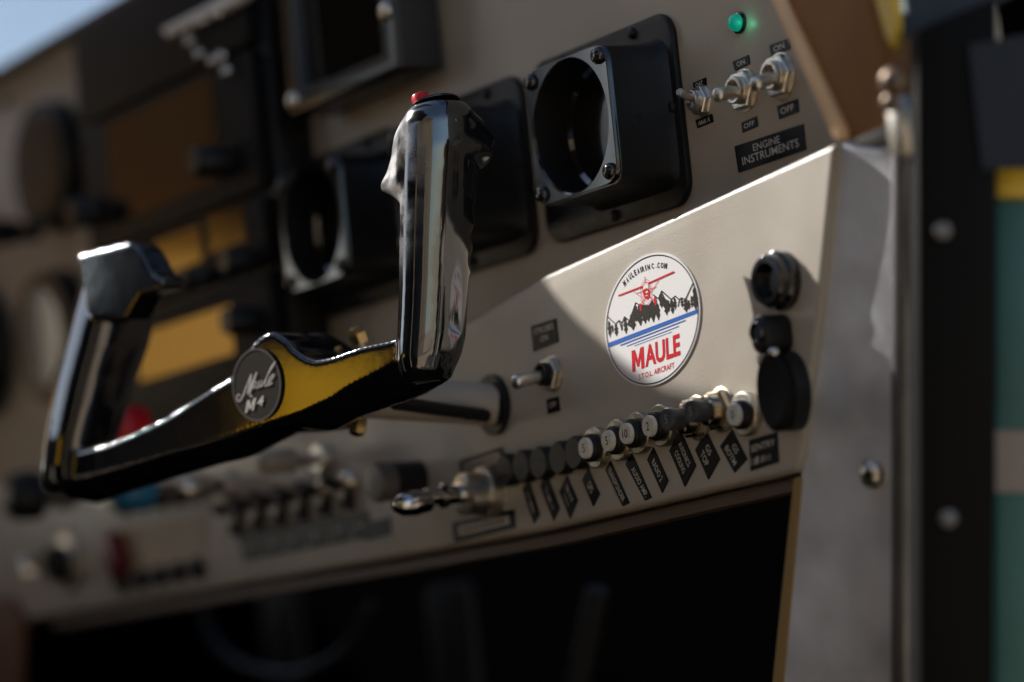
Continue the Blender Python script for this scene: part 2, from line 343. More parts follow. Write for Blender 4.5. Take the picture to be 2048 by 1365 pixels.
def screw(name, label, P, n_, rad, m, group=None, slot=True):
    r = root(name, label, "screw", P, group)
    me = lathe([(0, rad), (rad*.25, rad), (rad*.5, rad*.85), (rad*.7, rad*.5), (rad*.76, rad*.15)], n_, seg=24)
    link("head", me, m, r, auto=60)
    if slot:
        a = n_.cross(Vector((0, 0, 1))).normalized(); b = n_.cross(a)
        q = [n_*rad*.70+a*(sx*rad*.42)+b*(sz*rad*.1) for sx, sz in ((-1, -1), (1, -1), (1, 1), (-1, 1))]
        q2 = [n_*rad*.70+b*(sx*rad*.42)+a*(sz*rad*.1) for sx, sz in ((-1, -1), (1, -1), (1, 1), (-1, 1))]
        link("cross_slot", join([prism(q, n_*rad*.09), prism(q2, n_*rad*.085)]), MATTE, r, smooth=False)
    return r
screw("screw", "domed steel screw shining in the sun on the aluminium post", rp(1748, 948, P0, nn)+nn*.0003, nn, .0062, STEEL)
# tan padded windscreen post
r = root("windscreen_post", "brown leather covered slanting post with its lit front edge painted lighter tan", "post", at(1600, 200, -.06))
bp = [at(x, y, -.050) for x, y in ((1530, -30), (1666, 268), (1684, 286), (1735, 293), (1790, 283), (1797, 205), (1752, 30), (1740, -30))]
link("padding", prism(bp, Vector((0, .03, 0)), .005, 4), LEATH, r, True)
ep = [at(x, y, -.0535) for x, y in ((1526, -30), (1548, -30), (1684, 262), (1680, 284), (1663, 276))]
link("lit_bevel", prism(ep, Vector((0, .006, 0)), .0014, 3), LIT_BEVEL, r, True)  # lighter strip paints the light catching the post's front bevel
up = [at(x, y, -.0515) for x, y in ((1697, 280), (1790, 240), (1792, 284), (1740, 297), (1705, 293))]
link("dark_underside", prism(up, Vector((0, .03, 0)), .002, 2), mat("underside_dark", (.035, .028, .02), .6), r, True)  # darker patch over the curved lower end of the post
yq = [at(x, y, -.058) for x, y in ((1740, -30), (1788, -30), (1792, 60), (1784, 100), (1768, 70))]
o = link("trim_strip", prism(yq, Vector((0, .004, 0)), .001), YEL, None, yq[0], smooth=False); tag(o, "bright yellow trim strip at the top edge beside the brown post", "trim strip")
for (x, y, rr, lab) in ((1787, 163, .0055, "upper bronze screw at the right edge of the brown post"), (1783, 205, .004, "small dull screw just under the bronze screw on the brown post")):
    screw("screw", lab, at(x, y, -.068), Vector((.3, -.95, 0)).normalized(), rr, DULLB)
hq = at(1812, 250, -.055)
o = link("hinge_pin", lathe([(0, .0062), (.004, .0072), (.018, .0072), (.022, .0055), (.024, .002)], Vector((0, 0, 1)), seg=24), STEEL, None); o.location = hq - Vector((0, 0, .012)); tag(o, "rounded steel hinge pin on top of the aluminium post", "hinge")
o = link("hinge_pin", lathe([(0, .004), (.03, .004)], Vector((0, 0, 1)), seg=24), STEEL, None); o.location = at(1797, 30, -.05); tag(o, "thin steel pin beside the yellow strip at the top edge", "hinge")
# cabin door edge, nearer the camera
DZ = 1.13
def slab(name, pix, z, m, parent, th=.012, bev=.002):
    q = [atz(x, y, z) for x, y in pix]; return link(name, prism(q, cf*th, bev, 2), m, parent, True)
r = root("cabin_door", "open cockpit door with black frame and teal painted skin at right edge", "door", atz(1910, 700, DZ))
slab("frame", ((1832, 60), (1995, -10), (1995, 300), (1992, 1420), (1838, 1420)), DZ, mat("door_frame_black", (.002, .002, .002), .6, spec=.12), r, .02)
slab("window", ((1938, 90), (2100, 60), (2100, 338), (1965, 338)), DZ-.002, TINT, r, .003, 0)
slab("upper_window", ((1795, -40), (2100, -40), (1990, 10), (1838, 66), (1800, 80)), DZ+.03, mat("window_dark_blue", (.040, .050, .070), .6, spec=.2), r, .003, 0)
slab("skin", ((1988, 395), (2120, 395), (2120, 1420), (1988, 1420)), DZ+.022, TEAL, r, .01)
slab("stripe", ((1990, 862), (2120, 862), (2120, 985), (1990, 985)), DZ+.020, BEIGE, r, .0015, 0)
slab("trim", ((1992, 335), (2120, 320), (2120, 398), (1992, 398)), DZ+.018, YEL, r, .006)
for (x, y, lab) in ((1885, 462, "upper pale bolt head on the black door frame"), (1896, 1037, "lower pale bolt head on the black door frame")):
    screw("bolt", lab, atz(x, y, DZ-.002), -cf, .0034, mat("bolt_dull", (.16, .15, .14), .5), slot=False)["category"] = "bolt"
# ================================================================== GAUGES
def make_gauge():
    r = root("gauge", "", "gauge", (0, 0, 0))
    W, H = .1208, .0902
    link("mounting_plate", prism(rrect(W, H, .012, -.0038), Vector((0, .0038, 0)), .0012, 2), SATIN, r)
    # shroud: rounded square with a round recess
    cx_, cz_, Ws, Hs = .0185, -.0015, .070, .066
    N = 72
    def rsq(k, y):
        o_ = []; e_ = 2/9
        for a in range(N):
            t = 2*math.pi*a/N; c_, s_2 = math.cos(t), math.sin(t); m_ = (abs(c_)**9+abs(s_2)**9)**(-1/9)
            o_.append(Vector((cx_+Ws/2*k*c_*m_, y, cz_+Hs/2*k*s_2*m_)))
        return o_
    def circ(rad, y): return [Vector((cx_+rad*math.cos(2*math.pi*a/N), y, cz_+rad*math.sin(2*math.pi*a/N))) for a in range(N)]
    def loopmesh(loops, cap=False):
        v = []; f = []
        for L in loops: v += L
        for i in range(len(loops)-1):
            for k in range(N): f.append([i*N+k, i*N+(k+1) % N, (i+1)*N+(k+1) % N, (i+1)*N+k])
        if cap: f.append([(len(loops)-1)*N+k for k in range(N)])
        return fixn(me_from(v, f))
    L = [rsq(s, y) for s, y in ((1.09, -.003), (1.01, -.008), (1, -.0335))]
    link("shroud", loopmesh(L), SATIN, r)
    L = [rsq(s, y) for s, y in ((1, -.0335), (.992, -.0352), (.97, -.0362), (.955, -.0362))]
    L += [circ(.0318, -.0362), circ(.0310, -.0354)]
    link("bezel", loopmesh(L), GLOSSB, r)
    link("recess", loopmesh([circ(.0310, -.0354), circ(.0305, -.034), circ(.0300, -.018)]), MATTE, r)
    L = [circ(.0300, -.018), circ(.0280, -.0165)]
    link("dial_glass", loopmesh(L, True), SCREEN, r)
    for sx, sz in ((-1, -1), (1, -1), (1, 1), (-1, 1)):
        s_ = link("screw", lathe([(0, .0040), (.0012, .0040), (.0026, .0032), (.0032, .0012)], seg=20), GLOSSB, r, auto=70); s_.location = (cx_+sx*.0288, -.0360, cz_+sz*.0268)
    for x, z in ((.055, 0), (-.055, .012), (-.055, -.018), (0, -.0405), (.03, .0405), (-.03, .0405)):
        s_ = link("plate_screw", lathe([(0, .0028), (.001, .0028), (.002, .0018), (.0022, .0006)], seg=16), SATIN, r, auto=70); s_.location = (x, -.0038, z)
    return r
G0 = make_gauge(); GG = "square black gauges across the main panel"
gl = [(-.052, .0974, "square black gauge with round recess nearest the toggle switches"), (-.1835, .0968, "square black gauge half hidden behind the right yoke grip"), (-.3085, .0960, "blurred square black gauge left of the right yoke grip")]
for i, (x, z, lab) in enumerate(gl):
    g_ = G0 if i == 0 else copy_tree(G0)
    g_.location = (x, 0, z); g_["label"] = lab; g_["group"] = GG
# square instrument top centre
r = root("display_instrument", "large square black instrument with a silvery edged screen at top centre", "gauge", (-.30, 0, .21))
link("mounting_plate", prism(rrect(.180, .125, .008, -.006, -.306, .228), Vector((0, .006, 0)), .0015, 2), SATIN, r, True)
fo = [(-.3150, .262), (-.1930, .262), (-.1930, .1585), (-.3150, .1585)]; fi = [(-.300, .250), (-.2100, .250), (-.2100, .1700), (-.300, .1700)]
v = [Vector((x, -.030, z)) for x, z in fo]+[Vector((x, -.030, z)) for x, z in fi]+[Vector((x, -.004, z)) for x, z in fo]+[Vector((x, -.022, z)) for x, z in fi]
f = []
for k in range(4):
    j = (k+1) % 4; f += [[k, j, 4+j, 4+k], [k, j, 8+j, 8+k], [4+k, 4+j, 12+j, 12+k]]
link("bezel", bevel(fixn(me_from(v, f)), .002, 3), mat("bezel_grey", (.035, .035, .036), .25, metal=.3), r, True)  # even dark grey over the whole frame
link("screen", sheet([[Vector((x, -.0225, z)) for x, z in fi]]), SCREEN, r, True, smooth=False)
for x, z in ((-.2005, .190), (-.308, .166), (-.352, .181)):
    s_ = link("screw", lathe([(0, .005), (.0015, .005), (.003, .0035), (.0036, .001)], seg=20), STEEL, r, auto=70); s_.location = Vector((x, -.030 if x > -.33 else -.006, z))-org(r)
# ---- radio stack
r = root("avionics_stack", "tall black frame of radios with brown reflecting screens, left of centre", "avionics rack", (-.5, 0, .1))
link("rack_frame", prism([Vector(p) for p in ((-.598, -.024, .272), (-.345, -.024, .272), (-.345, -.024, .006), (-.598, -.024, .006))], Vector((0, .024, 0)), .002, 2), SATIN, r, True)
def unit(z0, z1, scr, nm, y=-.032, x0=-.585, x1=-.352):
    f_ = link(nm, box(((x0+x1)/2, (y-.024)/2, (z0+z1)/2), (x1-x0, abs(y+.024), z1-z0), .0015, 2), MATTE, r, True)
    for q in scr:
        link("screen", prism([Vector((x, y-.0008, z)) for x, z in ((q[0], q[2]), (q[1], q[2]), (q[1], q[3]), (q[0], q[3]))], Vector((0, .0012, 0))), SCREEN, f_, True, smooth=False)
    return f_
u0 = unit(.208, .268, [], "audio_unit"); u1 = unit(.126, .205, [(-.546, -.398, .139, .200)], "navigation_unit")
u2 = unit(.084, .122, [(-.492, -.430, .098, .119), (-.420, -.374, .100, .121)], "radio_unit"); u3 = unit(.010, .080, [(-.527, -.400, .040, .068)], "transponder_unit")
def knob(P, rad, L, m, parent, nm="knob"):
    me = lathe([(0, rad*1.05), (.001, rad*1.05), (.0012, rad), (L-.0015, rad*.93), (L, rad*.8)], seg=30, rmod=lambda i, k: 1+(.03 if k % 2 else 0))
    o_ = link(nm, me, m, parent, auto=50); o_.location = P-org(parent); return o_
knob(at(455, 325, -.032), .009, .022, SATIN, u1); knob(Vector((-.566, -.032, .150)), .009, .020, SATIN, u1)
knob(Vector((-.370, -.032, .088)), .007, .018, SATIN, u2); knob(Vector((-.500, -.032, .090)), .006, .018, SATIN, u2); knob(Vector((-.43, -.032, .088)), .005, .015, SATIN, u2)
knob(Vector((-.375, -.032, .055)), .008, .018, SATIN, u3)
for x, y in ((386, 82), (405, 108), (432, 122), (450, 113), (460, 142), (443, 28), (412, 42)):
    o_ = link("button", lathe([(0, .0034), (.003, .0034), (.0042, .0026), (.0046, .001)], seg=18), CHROME, u0, auto=70); o_.location = at(x, y, -.036)-org(u0)
bq = [at(x, y, -.040) for x, y in ((318, 58), (470, -22), (490, -12), (478, 4), (330, 76))]
link("light_bar", prism(bq, Vector((0, .008, 0)), .002, 3), mat("bar_light_grey", (.75, .74, .72), .35), u0, True)
# ---- round instruments far left
def ring_inst(P, R_, lab, m=SCREEN, kn=None, group="round instruments at the far left"):
    r = root("round_instrument", lab, "gauge", P, group)
    seg = 48; prof = [(0, R_*1.0), (.012, R_), (.016, R_*.95), (.016, R_*.72), (.010, R_*.68)]
    link("bezel", lathe(prof[:4]+[(.004, R_*.70)], seg=seg), SATIN, r)
    link("dial_glass", lathe([(.0105, R_*.70), (.0165, R_*.70)], seg=seg), m, r)
    if kn: 
        o_ = link("knob", lathe([(0, .006), (.012, .006), (.02, .009), (.034, .009), (.036, .007)], seg=24), SATIN, r); o_.location = kn
    return r
GL2 = mat("dial_glass_brown", (.035, .028, .018), .12, ior=2.0); GL3 = mat("dial_glass_grey", (.022, .019, .015), .35)
ring_inst(Vector((-.690, 0, .203)), .043, "upper round black instrument left of the radio rack with a knob", GL3, Vector((-.022, -.010, -.040)))
ring_inst(Vector((-.706, 0, .092)), .045, "lower round black instrument left of the radio rack with amber glass", GL2)
ring_inst(Vector((-.838, 0, .100)), .045, "round black instrument cut by the left edge of the photo", GL3)
screw("screw", "small dark screw near the top left corner of the panel", at(12, 205, 0), Vector((0, -1, 0)), .004, SATIN)
o = link("warning_light", lathe([(0, .0045), (.004, .004), (.006, .002)], seg=20), mat("orange_lens", (.35, .10, .03), .3)); o.location = at(188, 170, 0); tag(o, "small dull orange light between the radio rack and upper round instrument", "warning light")
# ================================================================== GREEN LIGHT AND TOGGLES, MAIN PANEL
r = root("indicator_light", "small round green indicator light glowing above the toggle switches", "indicator light", at(1480, 46, 0))
link("rim", lathe([(0, .0050), (.0012, .0050), (.0016, .0044)], seg=28), GLOSSB, r)
link("lens", lathe([(.001, .0040), (.003, .0039), (.0046, .0030), (.0056, .0016), (.0058, .0004)], seg=28), GREEN, r, auto=80)
pl = bpy.data.lights.new("green_glow", 'POINT'); pl.energy = .0003; pl.color = (.1, 1, .55); pl.shadow_soft_size = .0015
po = bpy.data.objects.new("green_glow", pl); COL.objects.link(po); po.parent = r; po.location = (.0075, -.0035, -.002)
LEVM = mat("bright_nickel", (.80, .76, .69), .33, metal=1)
def toggle(loc, tip, nutR, label, group, metal=STEEL, lr=.0032, cuff=None):
    r = root("toggle_switch", label, "switch", loc, group)
    link("washer", lathe([(0, nutR*1.12), (.0008, nutR*1.12), (.0009, nutR*1.05)], seg=36), metal, r)
    def hexm(i, k): 
        t = (2*math.pi*k/36) % (math.pi/3)-math.pi/6; return 1/math.cos(t)*.93
    link("hex_nut", lathe([(.0009, nutR), (.0036, nutR), (.0042, nutR*.94)], seg=36, rmod=hexm), metal, r, auto=25)
    b = nutR*.72
    me = lathe([(.003, b), (.0050, b), (.0052, b*.97), (.0058, b*.97), (.0060, b), (.0072, b), (.0075, b*.92), (.0074, b*.74), (.0045, b*.66)], seg=36)
    link("bushing", me, cuff or metal, r)
    link("boot", lathe([(.0044, b*.67), (.0046, b*.2)], seg=24), MATTE, r)
    d = tip-loc; base = Vector((0, -.003, 0))
    link("lever", lathe([(0, lr*.72), ((d-base).length*.35, lr*.88), ((d-base).length-.003, lr*1.0), ((d-base).length-.001, lr), ((d-base).length, lr*.72)], d-base, base, seg=24), LEVM, r, auto=50)
    return r
TG = "metal toggle switches beside the gauges"
toggle(at(1407, 202, 0), at(1357, 184, -.016), .0064, "smallest steel toggle switch, nearest the square gauge", TG, LEVM, .0020)
toggle(at(1491, 181, 0), at(1434, 191, -.023), .0086, "middle steel toggle switch of the three beside the gauges", TG)
toggle(at(1563, 152, 0), at(1510, 170, -.023), .0092, "steel toggle switch closest to the brown post", TG)
PG = "small black placards round the toggle switches"
placard([(1464, 124), (1496, 110), (1499, 128), (1469, 142)], 0, [("ON", .24, .76, .27, .78)], "small ON placard above the middle toggle switch", PG)
placard([(1482, 246), (1512, 233), (1515, 253), (1484, 266)], 0, [("OFF", .18, .85, .27, .75)], "small OFF placard below the middle toggle switch", PG)
placard([(1538, 91), (1576, 77), (1580, 97), (1542, 115)], 0, [("ON", .2, .76, .24, .74)], "ON placard above the toggle nearest the brown post", PG)
placard([(1553, 213), (1594, 198), (1597, 224), (1557, 239)], 0, [("OFF", .16, .82, .26, .74)], "OFF placard below the toggle nearest the brown post", PG)
placard([(1385, 166), (1411, 155), (1412, 171), (1388, 181)], 0, [("OAT", .2, .8, .22, .8)], "tiny blurred placard above the smallest toggle switch", PG)
placard([(1390, 241), (1423, 228), (1426, 244), (1394, 257)], 0, [(None, .14, .88, .26, .8)], "tiny blurred placard below the smallest toggle switch", PG)
placard([(1468, 293), (1606, 248), (1611, 300), (1476, 346)], 0, [("ENGINE", .27, .66, .15, .42), ("INSTRUMENTS", .09, .92, .50, .80)], "wide black ENGINE INSTRUMENTS placard just above the sunlit ledge", None, .006)
# ================================================================== STICKER
def z1(x, y, lift=0): return at(1180+x/4.552, 490+y/4.55, SUBY-.0006-lift)
stc = (567, 681); Wx, Hy, cov = 433., 609., 36000.
a11 = Wx; a21 = cov/Wx; a22 = math.sqrt(Hy*Hy-a21*a21)
def ell(t, s, lift): return z1(stc[0]+s*a11*math.cos(t), stc[1]-s*(a21*math.cos(t)+a22*math.sin(t)), lift)
r = root("round_sticker", "round white sticker with red aeroplane over mountains on the sunlit lower panel", "sticker", at(1305, 640, SUBY))
N = 96
disc = [ell(2*math.pi*k/N, 1, 0) for k in range(N)]
link("vinyl", prism(disc, Vector((0, .0007, 0))), STW, r, True, smooth=False)
def ringpoly(s0, s1, lift):
    return [[ell(2*math.pi*k/N, s0, lift), ell(2*math.pi*(k+1)/N, s0, lift), ell(2*math.pi*(k+1)/N, s1, lift), ell(2*math.pi*k/N, s1, lift)] for k in range(N)]
link("border_ring", sheet(ringpoly(.972, .955, .00012)), STN, r, True, smooth=False)
L1 = .00012
def zl(pts, lift=L1): return [z1(x, y, lift) for x, y in pts]
def zs(pts, wpx, lift=L1):
    out = []
    for (a, b) in zip(pts[:-1], pts[1:]):
        dx, dy = b[0]-a[0], b[1]-a[1]; l_ = math.hypot(dx, dy) or 1; nx_, ny_ = -dy/l_*wpx/2, dx/l_*wpx/2; ex, ey = dx/l_*wpx*.25, dy/l_*wpx*.25
        out.append(zl([(a[0]-nx_-ex, a[1]-ny_-ey), (b[0]-nx_+ex, b[1]-ny_+ey), (b[0]+nx_+ex, b[1]+ny_+ey), (a[0]+nx_-ex, a[1]+ny_-ey)], lift))
    return out
link("blue_bands", sheet([zl([(168, 893), (978, 585), (978, 622), (172, 935)]), zl([(275, 910), (868, 682), (870, 692), (278, 921)]), zl([(333, 920), (808, 738), (810, 744), (335, 926)]), zl([(402, 918), (742, 790), (743, 794), (403, 922)])]), STB, r, True, smooth=False)
mts = zs([(157, 652), (232, 722), (264, 688), (292, 712), (314, 655), (358, 692), (415, 528), (446, 545), (436, 575)], 9)
mts += zs([(575, 455), (622, 492), (652, 420), (738, 498), (728, 560)], 10)+zs([(650, 430), (690, 520)], 8)+zs([(738, 498), (776, 466), (812, 500), (802, 560)], 9)+zs([(812, 500), (832, 482), (868, 498), (936, 352), (950, 380)], 9)
mts += zs([(264, 688), (290, 780)], 6)
def tree(x, yt, yb, wd):
    P = []; nseg = 7; left = []; right = []
    for i in range(nseg+1):
        t = i/nseg; h = yt+(yb-yt)*t; w0 = wd*.5*(math.sin(math.pi*min(1, t*1.0))**.6 if 0 < t < 1 else .06)
        j = 1+.45*(1 if i % 2 else -1)*random.uniform(.4, 1)
        left.append((x+.09*(h-yt)-w0*j*.62, h+.25*w0)); right.append((x+.09*(h-yt)+w0*j*.62, h-.25*w0))
    return left+right[::-1]
for (x, a, b, wd) in ((170, 690, 845, 42), (200, 725, 800, 26), (232, 715, 832, 46), (286, 700, 780, 16), (316, 660, 812, 50), (352, 690, 745, 34), (380, 620, 778, 74), (408, 545, 700, 60), (445, 560, 738, 62), (432, 600, 700, 60), (490, 555, 718, 70), (520, 545, 700, 70), (560, 500, 705, 64), (596, 545, 640, 60), (610, 530, 688, 50), (572, 520, 640, 60), (640, 440, 575, 52), (660, 470, 560, 40), (686, 490, 642, 56), (708, 500, 610, 34), (742, 500, 628, 48), (768, 480, 590, 34), (832, 480, 570, 34), (866, 485, 615, 62), (895, 500, 590, 36), (920, 460, 575, 28), (945, 385, 600, 58), (962, 420, 570, 30)):
    mts.append(zl(tree(x, a, b, wd)))
mts.append(zl([(452, 560), (480, 545), (530, 552), (560, 520), (600, 545), (612, 580), (560, 600), (540, 660), (480, 665), (450, 610)]))
mts = [[p+Vector((0, -i*1.2e-6, 0)) for p in P] for i, P in enumerate(mts)]
link("mountain_print", sheet(mts), STK, r, True, smooth=False)
L2 = .0002
pl_ = [zl([(255, 458), (480, 370), (482, 386), (258, 470)], L2), zl([(524, 346), (763, 238), (766, 254), (528, 360)], L2)]
pl_ += zs([(394, 424), (470, 480)], 4, L2)+zs([(622, 322), (578, 398), (552, 430)], 5, L2)+zs([(424, 442), (600, 384)], 5, L2)+zs([(478, 380), (488, 345), (512, 335), (530, 352), (540, 400)], 4, L2)+zs([(478, 380), (482, 430)], 5, L2)
pl_ += zs([(497, 288), (500, 345)], 4, L2)+zs([(495, 490), (468, 545)], 6, L2)+zs([(540, 470), (590, 520)], 6, L2)
def zring(cx_, cy_, rx, ry, wd, n_=32, a0=0, a1=360):
    P = [(cx_+rx*math.cos(math.radians(a0+(a1-a0)*k/n_)), cy_-ry*math.sin(math.radians(a0+(a1-a0)*k/n_))) for k in range(n_+1)]
    return zs(P, wd, L2)
pl_ += zring(513, 434, 22, 30, 16)+[zl([(488, 440), (540, 425), (540, 470), (528, 492), (508, 496), (492, 480)], L2)]
pl_ += zring(510, 432, 50, 118, 2.5)+zring(512, 434, 40, 80, 2)+zring(514, 480, 58, 60, 2.5, 20, 190, 350)
for (x, y, rx, ry) in ((461, 567, 9, 38), (592, 511, 10, 42)):
    pl_.append(zl([(x+rx*math.cos(t*math.pi/10)+.1*ry*-math.sin(t*math.pi/10), y-ry*math.sin(t*math.pi/10)) for t in range(20)], L2))
pl_ = [[p+Vector((0, -i*5e-7, 0)) for p in P] for i, P in enumerate(pl_)]
link("aeroplane_print", sheet(pl_), STR, r, True, smooth=False)
link("cowling_print", sheet([zl([(505, 425), (520, 420), (524, 436), (510, 442)], .0003), zl([(506, 462), (524, 456), (522, 464), (508, 469)], .0003), zl([(480, 376), (530, 358), (532, 395), (484, 412)], .00016)]), STW, r, True, smooth=False)
link("red_lettering", join([sheet([polyletter(MPOLY, z1(385, 1160, L1), z1(494, 1120, L1), z1(377, 966, L1))]), textmesh("AULE", z1(503, 1118, L1), z1(822, 1004, L1), z1(494, 922, L1), .03), textmesh("S.T.O.L. AIRCRAFT", z1(444, 1232, L1), z1(768, 1120, L1), z1(441, 1182, L1), .004)]), STR, r, True, smooth=False)
arc = [(313, 350), (339, 318), (362, 291), (385, 272), (411, 254), (439, 238), (462, 227), (482, 219), (506, 210), (533, 203), (569, 193), (598, 204), (622, 187), (655, 187), (687, 192)]
ms = []
for i, ch in enumerate("MAULEAIRINC.COM"):
    x, y = arc[i]; a = arc[max(0, i-1)]; b = arc[min(14, i+1)]; dx, dy = b[0]-a[0], b[1]-a[1]; l_ = math.hypot(dx, dy); dx, dy = dx/l_, dy/l_
    if ch == ".": hw, up_ = 4, (0, -8); y0 = 205
    else: hw = {"M": 13, "I": 4, "O": 12, "N": 11}.get(ch, 10); up_ = (-24+i*2.0, -(46+i*.5)); y0 = None
    bx, by = x-up_[0]*.5, y-up_[1]*.5
    if y0: bx, by = 600, 208
    ms.append(textmesh(ch, z1(bx-dx*hw, by-dy*hw, L1), z1(bx+dx*hw, by+dy*hw, L1), z1(bx-dx*hw+up_[0], by-dy*hw+up_[1], L1), .03))
link("arched_lettering", join(ms), STN, r, True, smooth=False)
# ================================================================== LOWER PANEL: toggle, jack, knobs
toggle(at(1106, 748, SUBY), at(1027, 766, -.048), .0078, "single steel toggle switch with black collar left of the round sticker", None, STEEL, .0034, SATIN)
placard([(1061, 653), (1111, 637), (1116, 684), (1066, 704)], SUBY, [("STROBES", .12, .9, .16, .40), ("ON", .34, .64, .52, .76)], "black two-line placard above the single toggle left of the sticker", None, .004)
placard([(1092, 799), (1116, 793), (1119, 822), (1095, 829)], SUBY, [("OFF", .22, .8, .3, .66)], "small OFF placard below the single toggle left of the sticker", None, .004)
r = root("jack_socket", "black round socket with open bore casting a slanted shadow, highest at right", "socket", at(1566, 562, SUBY))
link("nut", lathe([(0, .0128), (.004, .0128), (.0052, .0118)], seg=36, rmod=lambda i, k: 1+.012*(k % 2)), GLOSSB, r)
link("barrel", lathe([(.004, .0115), (.0085, .0112), (.0095, .0102), (.0095, .0078), (.004, .0074), (.0035, .002)], seg=36), GLOSSB, r, auto=40)
KX = Matrix.Diagonal((.62, 1, 1, 1))
r = root("lock_barrel", "short black cylinder lying against the panel above the flat black knob", "fitting", at(1572, 668, SUBY))
link("body", prism([p for p in rrect(.0115, .0165, .0055, -.015, 0, 0)], Vector((0, .015, 0)), .002, 3), SATIN, r)
link("bore", lathe([(.0145, .0042), (.0155, .0046), (.0162, .0042), (.0155, .0030), (.012, .0026)], base=Vector((0, 0, .001)), seg=28), GLOSSB, r)
s_ = link("rivet", lathe([(0, .0026), (.002, .0024), (.0028, .001)], seg=16), CHROME, r, auto=80); s_.location = Vector((.0065, -.012, -.0085))
r = root("rotary_control", "large flat round black knob below the short black cylinder", "knob", at(1592, 782, SUBY))
km = lathe([(0, .0168), (.005, .0172), (.008, .0168)], seg=48); km.transform(KX); link("skirt", km, SATIN, r)
km = lathe([(.008, .0160), (.010, .0170), (.0125, .0166), (.0136, .0150), (.0132, .0130), (.0128, .003)], seg=48); km.transform(KX); link("cap", km, MATTE, r, auto=50)
# ---- circuit breakers
def make_breaker(collar, face, num, threads):
    r = root("circuit_breaker", "", "circuit breaker", (0, 0, 0))
    if collar is not None:
        link("collar", lathe([(0, .0094), (.0004, .0097), (.0034, .0097), (.0039, .0090), (.0040, .0074)], seg=80, rmod=lambda i, k: 1-(.03 if k % 2 and 0 < i < 3 else 0)), collar, r, auto=20)
    h = .0040 if collar is not None else 0
    prof = [(h*.9, .0064)]
    y = h
    for i in range(4 if threads else 3):
        prof += [(y, .0063), (y+.0004, .0066), (y+.0008, .0062)]; y += .0009
    prof += [(y, .0062), (y+.0005, .0056)]
    link("threaded_body", lathe(prof, seg=36), SATIN, r, auto=60)
    yb = y+.0005
    link("button", lathe([(yb-.001, .0049), (yb+.0014, .0049), (yb+.0019, .0046)], seg=36), face, r, auto=40)
    return r, yb+.0020
def bnum(r, s, yb, m=None, h=.0040):
    """number on a breaker button"""
    wd = {"1": .0011}.get(s, .0022*len(s)*.95)
    me = textmesh(s, Vector((-wd/2, -yb, -h/2)), Vector((wd/2, -yb, -h/2)), Vector((-wd/2, -yb, h/2)), .01)
    for p in me.polygons: pass
    bm = bmesh.new(); bm.from_mesh(me); bm.normal_update()
    for q in bm.faces:
        if q.normal.y > 0: q.normal_flip()
    bm.to_mesh(me); bm.free()
    link("number", me, m or INK, r, smooth=False)
BG = "circuit breakers along the bottom of the lower panel"
BLUEBLK = SATIN
brk = [((1200, 895), "5", STEEL, WHITEP, 0, "cream-faced breaker reading 5, first steel collar from the left"), ((1246, 880), "5", STEEL, WHITEP, 0, "cream-faced breaker reading 5, just left of the one reading 10"),
       ((1286, 866), "10", STEEL, WHITEP, 1, "cream-faced circuit breaker reading 10 above the AUDIO AMP placard"), ((1332, 851), "2", STEEL, WHITEP, 1, "cream-faced circuit breaker reading 2 above the RADIO 2 placard"),
       ((1499, 828), "0", STEEL, WHITEP, 0, "cream-faced circuit breaker in full sun beside the flat round knob")]
for P, s, c, fc, th, lab in brk:
    b_, yb = make_breaker(c, fc, s, th); bnum(b_, s, yb); b_.location = at(*P, SUBY); b_["label"] = lab; b_["group"] = BG
# two popped grey buttons with brass hex collars
def make_pull(lab, P, num, tipx):
    r = root("circuit_breaker", lab, "circuit breaker", at(*P, SUBY), BG)
    def hexm(i, k):
        t = (2*math.pi*k/36) % (math.pi/3)-math.pi/6; return 1/math.cos(t)*.93
    HB = mat("collar_brassy", (.62, .52, .38), .22, metal=1)
    link("washer", lathe([(0, .0098), (.001, .0100), (.0013, .0095)], seg=36), STEEL, r)
    link("hex_nut", lathe([(.0013, .0090), (.0045, .0090), (.0054, .0078)], seg=36, rmod=hexm), HB, r, auto=25)
    pr = [(.005, .0066)]
    for i in range(4): pr += [(.0055+i*.0011, .0068), (.0060+i*.0011, .0062)]
    link("threaded_body", lathe(pr, seg=32), HB, r, auto=60)
    G = mat("button_grey", (.045, .045, .048), .42)
    link("stem", lathe([(.0095, .0046), (.0150, .0046)], seg=32), G, r)
    link("button", lathe([(.0140, .0050), (.0168, .0052), (.0174, .0048)], seg=32), G, r, auto=40)
    me = textmesh(num, Vector((-.0011, -.0176, -.002)), Vector((.0011, -.0176, -.002)), Vector((-.0011, -.0176, .002)), .01)
    bm = bmesh.new(); bm.from_mesh(me); bm.normal_update()
    for q in bm.faces:
        if q.normal.y > 0: q.normal_flip()
    bm.to_mesh(me); bm.free()
    link("number", me, mat("number_grey", (.25, .25, .25), .5), r, smooth=False)
    return r
make_pull("popped grey breaker button on a brassy nut above the AVIONICS COOLING placard", (1397, 836), "5", 0)
make_pull("popped grey breaker button on the brightest sunlit brassy nut", (1446, 820), "5", 0)
b0, yb = make_breaker(None, mat("button_dim_grey", (.035, .032, .03), .5), "5", 0)
link("collar", lathe([(0, .0080), (.005, .0080), (.0062, .0070)], seg=48), SATIN, b0, auto=40)
bl_ = [((1028, 940), "leftmost blurred black breaker, beside the steel lock nut"), ((1062, 932), "second black breaker from the left, next to the framed placard"), ((1097, 925), "third black breaker from the left"), ((1136, 915), "fourth black breaker from the left with a pale oval face"), ((1168, 905), "black breaker directly left of the first steel collar")]
for i, (P, lab) in enumerate(bl_):
    b_ = b0 if i == 0 else copy_tree(b0); b_.location = at(*P, SUBY); b_["label"] = lab; b_["group"] = BG
